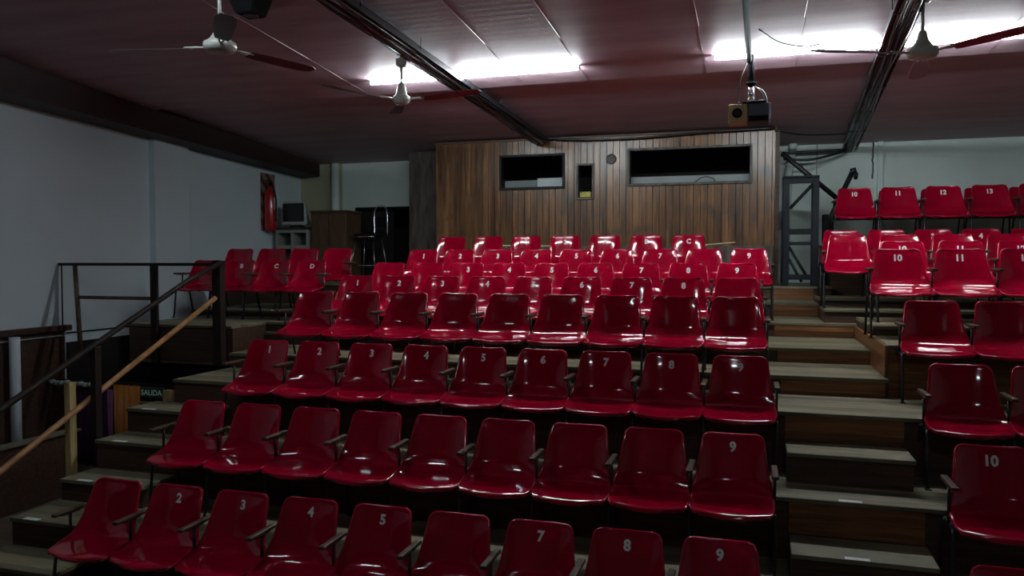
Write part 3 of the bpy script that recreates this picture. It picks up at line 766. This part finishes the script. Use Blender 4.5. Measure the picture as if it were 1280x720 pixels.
tag(bx(-6.19, -6.10, 7.11, 7.19, -2.38, -1.43, bevel=.005).build('timber_post', M['post_pale']), 'yellow timber post immediately right of the exit sign', 'post')
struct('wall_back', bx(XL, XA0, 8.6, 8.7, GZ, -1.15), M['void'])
lw = tag(bx(-6.68, -6.60, 3.2, 6.35, -2.38, -1.75, bevel=.006).build('low_partition', M['riser_dark']), 'low dark wooden partition below the handrails at the lower left', 'partition')
bx(-6.70, -6.57, 3.2, 6.38, -1.75, -1.725, bevel=.004).build('ledge', M['tread'], lw)
# white pipe and conduit on the wainscot
m = MB(); m.tube([(XL+.13, 6.62, -.84), (XL+.13, 6.62, -2.3)], .055, 14)
tag(m.build('wall_pipe', M['wallL']), 'pale vertical pipe against the dark panelling at far left', 'pipe')
m = MB(); m.tube([(XL+.07, 3.5, -.90), (XL+.07, 7.30, -.885), (XL+.07, 7.34, -.90), (XL+.07, 7.34, -1.20)], .009, 8)
tag(m.build('conduit', M['pale_plastic']), 'thin pale conduit bent downward on the dark stairwell panelling', 'conduit')

# ------------------------------------------------------------------ back left corner
fe = thing('fire_extinguisher', 'red fire extinguisher on a striped plate on the left wall', 'fire extinguisher', (XL+.12, 11.45, .52))
bx(XL+.002, XL+.014, 11.36, 11.76, .50, 1.47).build('backing_plate', M['stripes'], fe)
m = MB(); m.lathe([(.07, .50), (.095, .52), (.10, .56), (.10, 1.08), (.085, 1.15), (.05, 1.20), (.03, 1.22), (.03, 1.25)], (XL+.13, 11.45, 0), 24); m.build('cylinder', M['ext_red'], fe)
m = MB(); m.tube([(XL+.13, 11.45, 1.24), (XL+.13, 11.45, 1.31)], .022, 12); m.box(XL+.11, XL+.15, 11.33, 11.50, 1.29, 1.305); m.box(XL+.11, XL+.15, 11.33, 11.50, 1.325, 1.34); m.build('valve', M['black'], fe)
m = MB(); m.tube(catmull([Vector((XL+.16, 11.45, 1.27)), Vector((XL+.24, 11.40, 1.20)), Vector((XL+.26, 11.42, 1.0)), Vector((XL+.245, 11.44, .66))], 8), [.012]*24+[.02], 10); m.build('hose', M['hose'], fe)
bx(XL+.225, XL+.235, 11.40, 11.50, .85, 1.05).build('label_tag', M['pale_plastic'], fe)
# CRT monitor on a small stand
tv = thing('crt_monitor', 'grey tube monitor with dark screen on a small white stand', 'monitor', (-7.42, 11.85, .56))
m = MB(); b = m.bm
f = [(-7.62, 11.60, .60), (-7.12, 11.60, .60), (-7.16, 11.62, 1.0), (-7.60, 11.62, 1.0)]; k_ = [(-7.68, 12.0, .62), (-7.30, 12.0, .62), (-7.34, 12.0, .92), (-7.66, 12.0, .92)]
va = [b.verts.new(v) for v in f]; vb = [b.verts.new(v) for v in k_]; b.faces.new(va); b.faces.new(vb[::-1])
for i in range(4): b.faces.new((va[i], vb[i], vb[(i+1) % 4], va[(i+1) % 4]))
bmesh.ops.bevel(b, geom=b.edges[:], offset=.018, segments=3, affect='EDGES'); m.build('casing', M['pale_plastic'], tv)
m = MB(); m.box(-7.575, -7.175, 11.585, 11.61, .655, .965, bevel=.012); m.build('screen', M['screen'], tv)
m = MB(); m.lathe([(.15, .56), (.13, .585), (.09, .60), (.08, .62)], (-7.42, 11.80, 0), 24); m.build('swivel_base', M['projector_dark'], tv)
st = thing('monitor_stand', 'small white cabinet with two dark openings carrying the grey monitor', 'stand', (-7.44, 11.85, -.335))
m = MB(); z0, z1 = -.335, .50
m.box(-7.73, -7.10, 11.6, 12.1, z1-.03, z1+.03, bevel=.004)
for xa in (-7.73, -7.43, -7.14): m.box(xa, xa+.045, 11.6, 12.1, z0, z1-.03, bevel=.003)
m.box(-7.70, -7.12, 11.62, 12.1, .20, .26); m.box(-7.70, -7.12, 12.06, 12.1, z0, z1-.03)
m.build('frame', M['stand_white'], st)
m = MB(); m.box(-7.76, -7.06, 11.55, 12.12, .532, .557, bevel=.004); m.build('top_board', M['riser_dark'], st)
cb = thing('wooden_cabinet', 'brown wooden cabinet between the monitor and the metal bar stool', 'cabinet', (-6.68, 11.85, -.335))
bx(-7.06, -6.40, 11.62, 12.15, -.335, .80, bevel=.012).build('body', M['cab'], cb)
bx(-7.065, -6.38, 11.60, 12.17, .80, .835, bevel=.01).build('top', M['cab'], cb)
d1 = bx(-7.03, -6.72, 11.60, 11.62, -.27, .77, bevel=.004).build('door', M['cab'], cb); m = MB(); m.lathe([(.012, 0), (.016, .012)], (-6.76, 11.59, .3), 10); m.build('knob', M['chrome'], d1)
d2 = bx(-6.71, -6.43, 11.60, 11.62, -.27, .77, bevel=.004).build('door', M['cab'], cb); m = MB(); m.lathe([(.012, 0), (.016, .012)], (-6.67, 11.59, .3), 10); m.build('knob', M['chrome'], d2)
m = MB(); m.tube([(-7.10, YB-.08, -.33), (-7.10, YB-.08, 1.73)], .07, 16)
tag(m.build('wall_pipe', M['wallB']), 'pale vertical pipe on the back wall above the brown cabinet', 'pipe')
# bar stool
bs = thing('bar_stool', 'bar stool with thin chrome legs and dark seat before the black doorway', 'stool', (-6.10, 11.85, -.335))
sx, sy = -6.10, 11.85
m = MB()
for (dx, dy) in ((-.17, -.17), (.17, -.17), (-.17, .17), (.17, .17)):
    m = MB(); m.tube([(sx+dx*.9, sy+dy*.9, .40), (sx+dx*1.45, sy+dy*1.45, -.33)], .009, 8); m.build('leg', M['chrome'], bs)
m = MB(); m.tube([(sx-.2, sy-.2, -.08), (sx+.2, sy-.2, -.08), (sx+.2, sy+.2, -.08), (sx-.2, sy+.2, -.08), (sx-.2, sy-.2, -.08)], .008, 8); m.build('footrest', M['chrome'], bs)
bx(sx-.19, sx+.19, sy-.19, sy+.19, .405, .45, bevel=.018).build('seat', M['black'], bs)
m = MB(); m.tube([(sx-.17, sy-.19, .395), (sx+.19, sy-.19, .395)], .011, 8); m.build('seat_rim', M['chrome'], bs)
m = MB(); m.tube(catmull([Vector((sx+.02, sy+.17, .42)), Vector((sx+.02, sy+.20, .86)), Vector((sx+.22, sy+.20, .88)), Vector((sx+.26, sy+.17, .42))], 8), .009, 8); m.build('back_frame', M['chrome'], bs)
bx(sx+.05, sx+.22, sy+.19, sy+.205, .56, .74, bevel=.006).build('back_pad', M['black'], bs)

# ------------------------------------------------------------------ back right corner
fr = thing('barred_stand', 'dark steel stand with cross bars right of the planked booth', 'stand', (.63, 11.05, -.335))
X0, X1, Y0, Y1 = .405, .845, 10.9, 11.25; Z0, Z1 = -.335, 1.08
for (xa, ya) in ((X0, Y0), (X1-.075, Y0), (X0, Y1-.05), (X1-.075, Y1-.05)):
    bx(xa, xa+.075, ya, ya+.04, Z0, Z1, bevel=.003).build('upright', M['grey_metal'], fr)
for (za, zb) in ((Z1-.075, Z1), (.34, .415), (.20, .245), (-.25, -.18)):
    bx(X0+.075, X1-.075, Y0+.002, Y0+.035, za, zb, bevel=.003).build('cross_bar', M['grey_metal'], fr)
bx(X0, X1, Y0-.02, Y1+.01, Z1, Z1+.025, bevel=.003).build('top_plate', M['grey_metal'], fr)
px_bar('brace', [(X0+.08, Y0+.02, .68), (X1-.08, Y0+.02, Z1-.09)], .022, 'grey_metal', fr)
px_bar('brace', [(X0+.08, Y0+.05, .18), (X1-.12, Y0+.05, -.24)], .018, 'grey_metal', fr)
px_bar('brace', [(X0+.08, Y0+.05, .02), (X1-.2, Y0+.05, -.28)], .018, 'grey_metal', fr)
m = MB(); m.tube([(.40, 11.42, 1.47), (1.12, 11.62, .86)], .035, 10)
tag(m.build('steel_strut', M['black_steel']), 'black steel strut slanting from the booth corner towards chair 10', 'strut')
ba = thing('stand_arm', 'short black arm with a clamp knob rising behind the high chair 10', 'arm', (1.15, 11.75, .16))
m = MB(); m.tube([(1.05, 11.72, .20), (1.08, 11.72, .65), (1.33, 11.72, 1.22)], .035, 10); m.build('arm', M['black_steel'], ba)
m = MB(); m.tube([(1.30, 11.68, 1.22), (1.37, 11.68, 1.24)], .04, 12); m.tube([(1.37, 11.66, 1.19), (1.37, 11.72, 1.13)], .028, 10); m.build('clamp_knob', M['black_steel'], ba)
tag(bx(.93, 1.0, 11.28, 11.5, -.335, .62, bevel=.004).build('dark_cabinet', M['black']), 'black narrow cabinet side below the slanting steel strut', 'cabinet')
m = MB(); m.tube([(.60, YB-.09, 1.78), (.52, YB-.09, 1.2), (.50, YB-.09, -.3)], .06, 12)
tag(m.build('wall_pipe', M['wallB']), 'pale pipe on the back wall just right of the booth corner', 'pipe')
struct('trim_3', bx(1.76, 1.84, YB-.05, YB, -.3, 1.76, bevel=.01), M['wallB'])
m = MB()
pts = [(1.70+rnd.uniform(-.008, .008), YB-.004, 1.74-.045*i) for i in range(13)]
m.tube(pts, [.010+.006*rnd.random() for _ in pts], 6)
tag(m.build('hanging_wire', M['cable']), 'ragged black wire hanging down the white wall above chair 11', 'wire')
struct('trim_4', bx(.93, .94, YB-.01, YB, .2, 1.76), M['cable'])
# battens lying behind the top row
def batten(p0, p1, label):
    m = MB(); m.tube([p0, p1], .013, 4); tag(m.build('batten', M['batten']), label, 'batten', 'pale battens behind the top row')
batten((-.66, 11.0, .208), (-.20, 11.08, .25), 'pale wooden batten sticking out right of top row chair C')
batten((-3.66, 10.95, .23), (-3.28, 11.0, .215), 'short pale batten between the second and third top row chairs')
batten((-3.02, 10.95, .212), (-2.66, 11.0, .212), 'short pale batten between the third and fourth top row chairs')
tag(bx(-3.9, .28, 10.9, 11.17, -.335, .195, bevel=.005).build('wooden_bench', M['booth_dark']), 'low dark wooden bench along the booth foot behind the top row', 'bench')

# ------------------------------------------------------------------ camera, world, render look
for o in list(C.objects):
    if o.parent is None: o.location.z += ZO
cam = bpy.data.cameras.new('camera'); co = bpy.data.objects.new('camera', cam); C.objects.link(co)
cam.sensor_width = 36; cam.lens = 36*980/1280; cam.clip_start = .05; cam.clip_end = 100
co.location = (0, 0, ZO); co.rotation_euler = (R(90)-.0348930571, 0, .295075148)
scene.camera = co
w = bpy.data.worlds.new('world'); scene.world = w; w.use_nodes = True
w.node_tree.nodes['Background'].inputs[0].default_value = (.02, .022, .025, 1); w.node_tree.nodes['Background'].inputs[1].default_value = .3
vs = scene.view_settings; vs.view_transform = 'Standard'; vs.look = 'None'; vs.exposure = .35; vs.gamma = 1; vs.use_curve_mapping = False
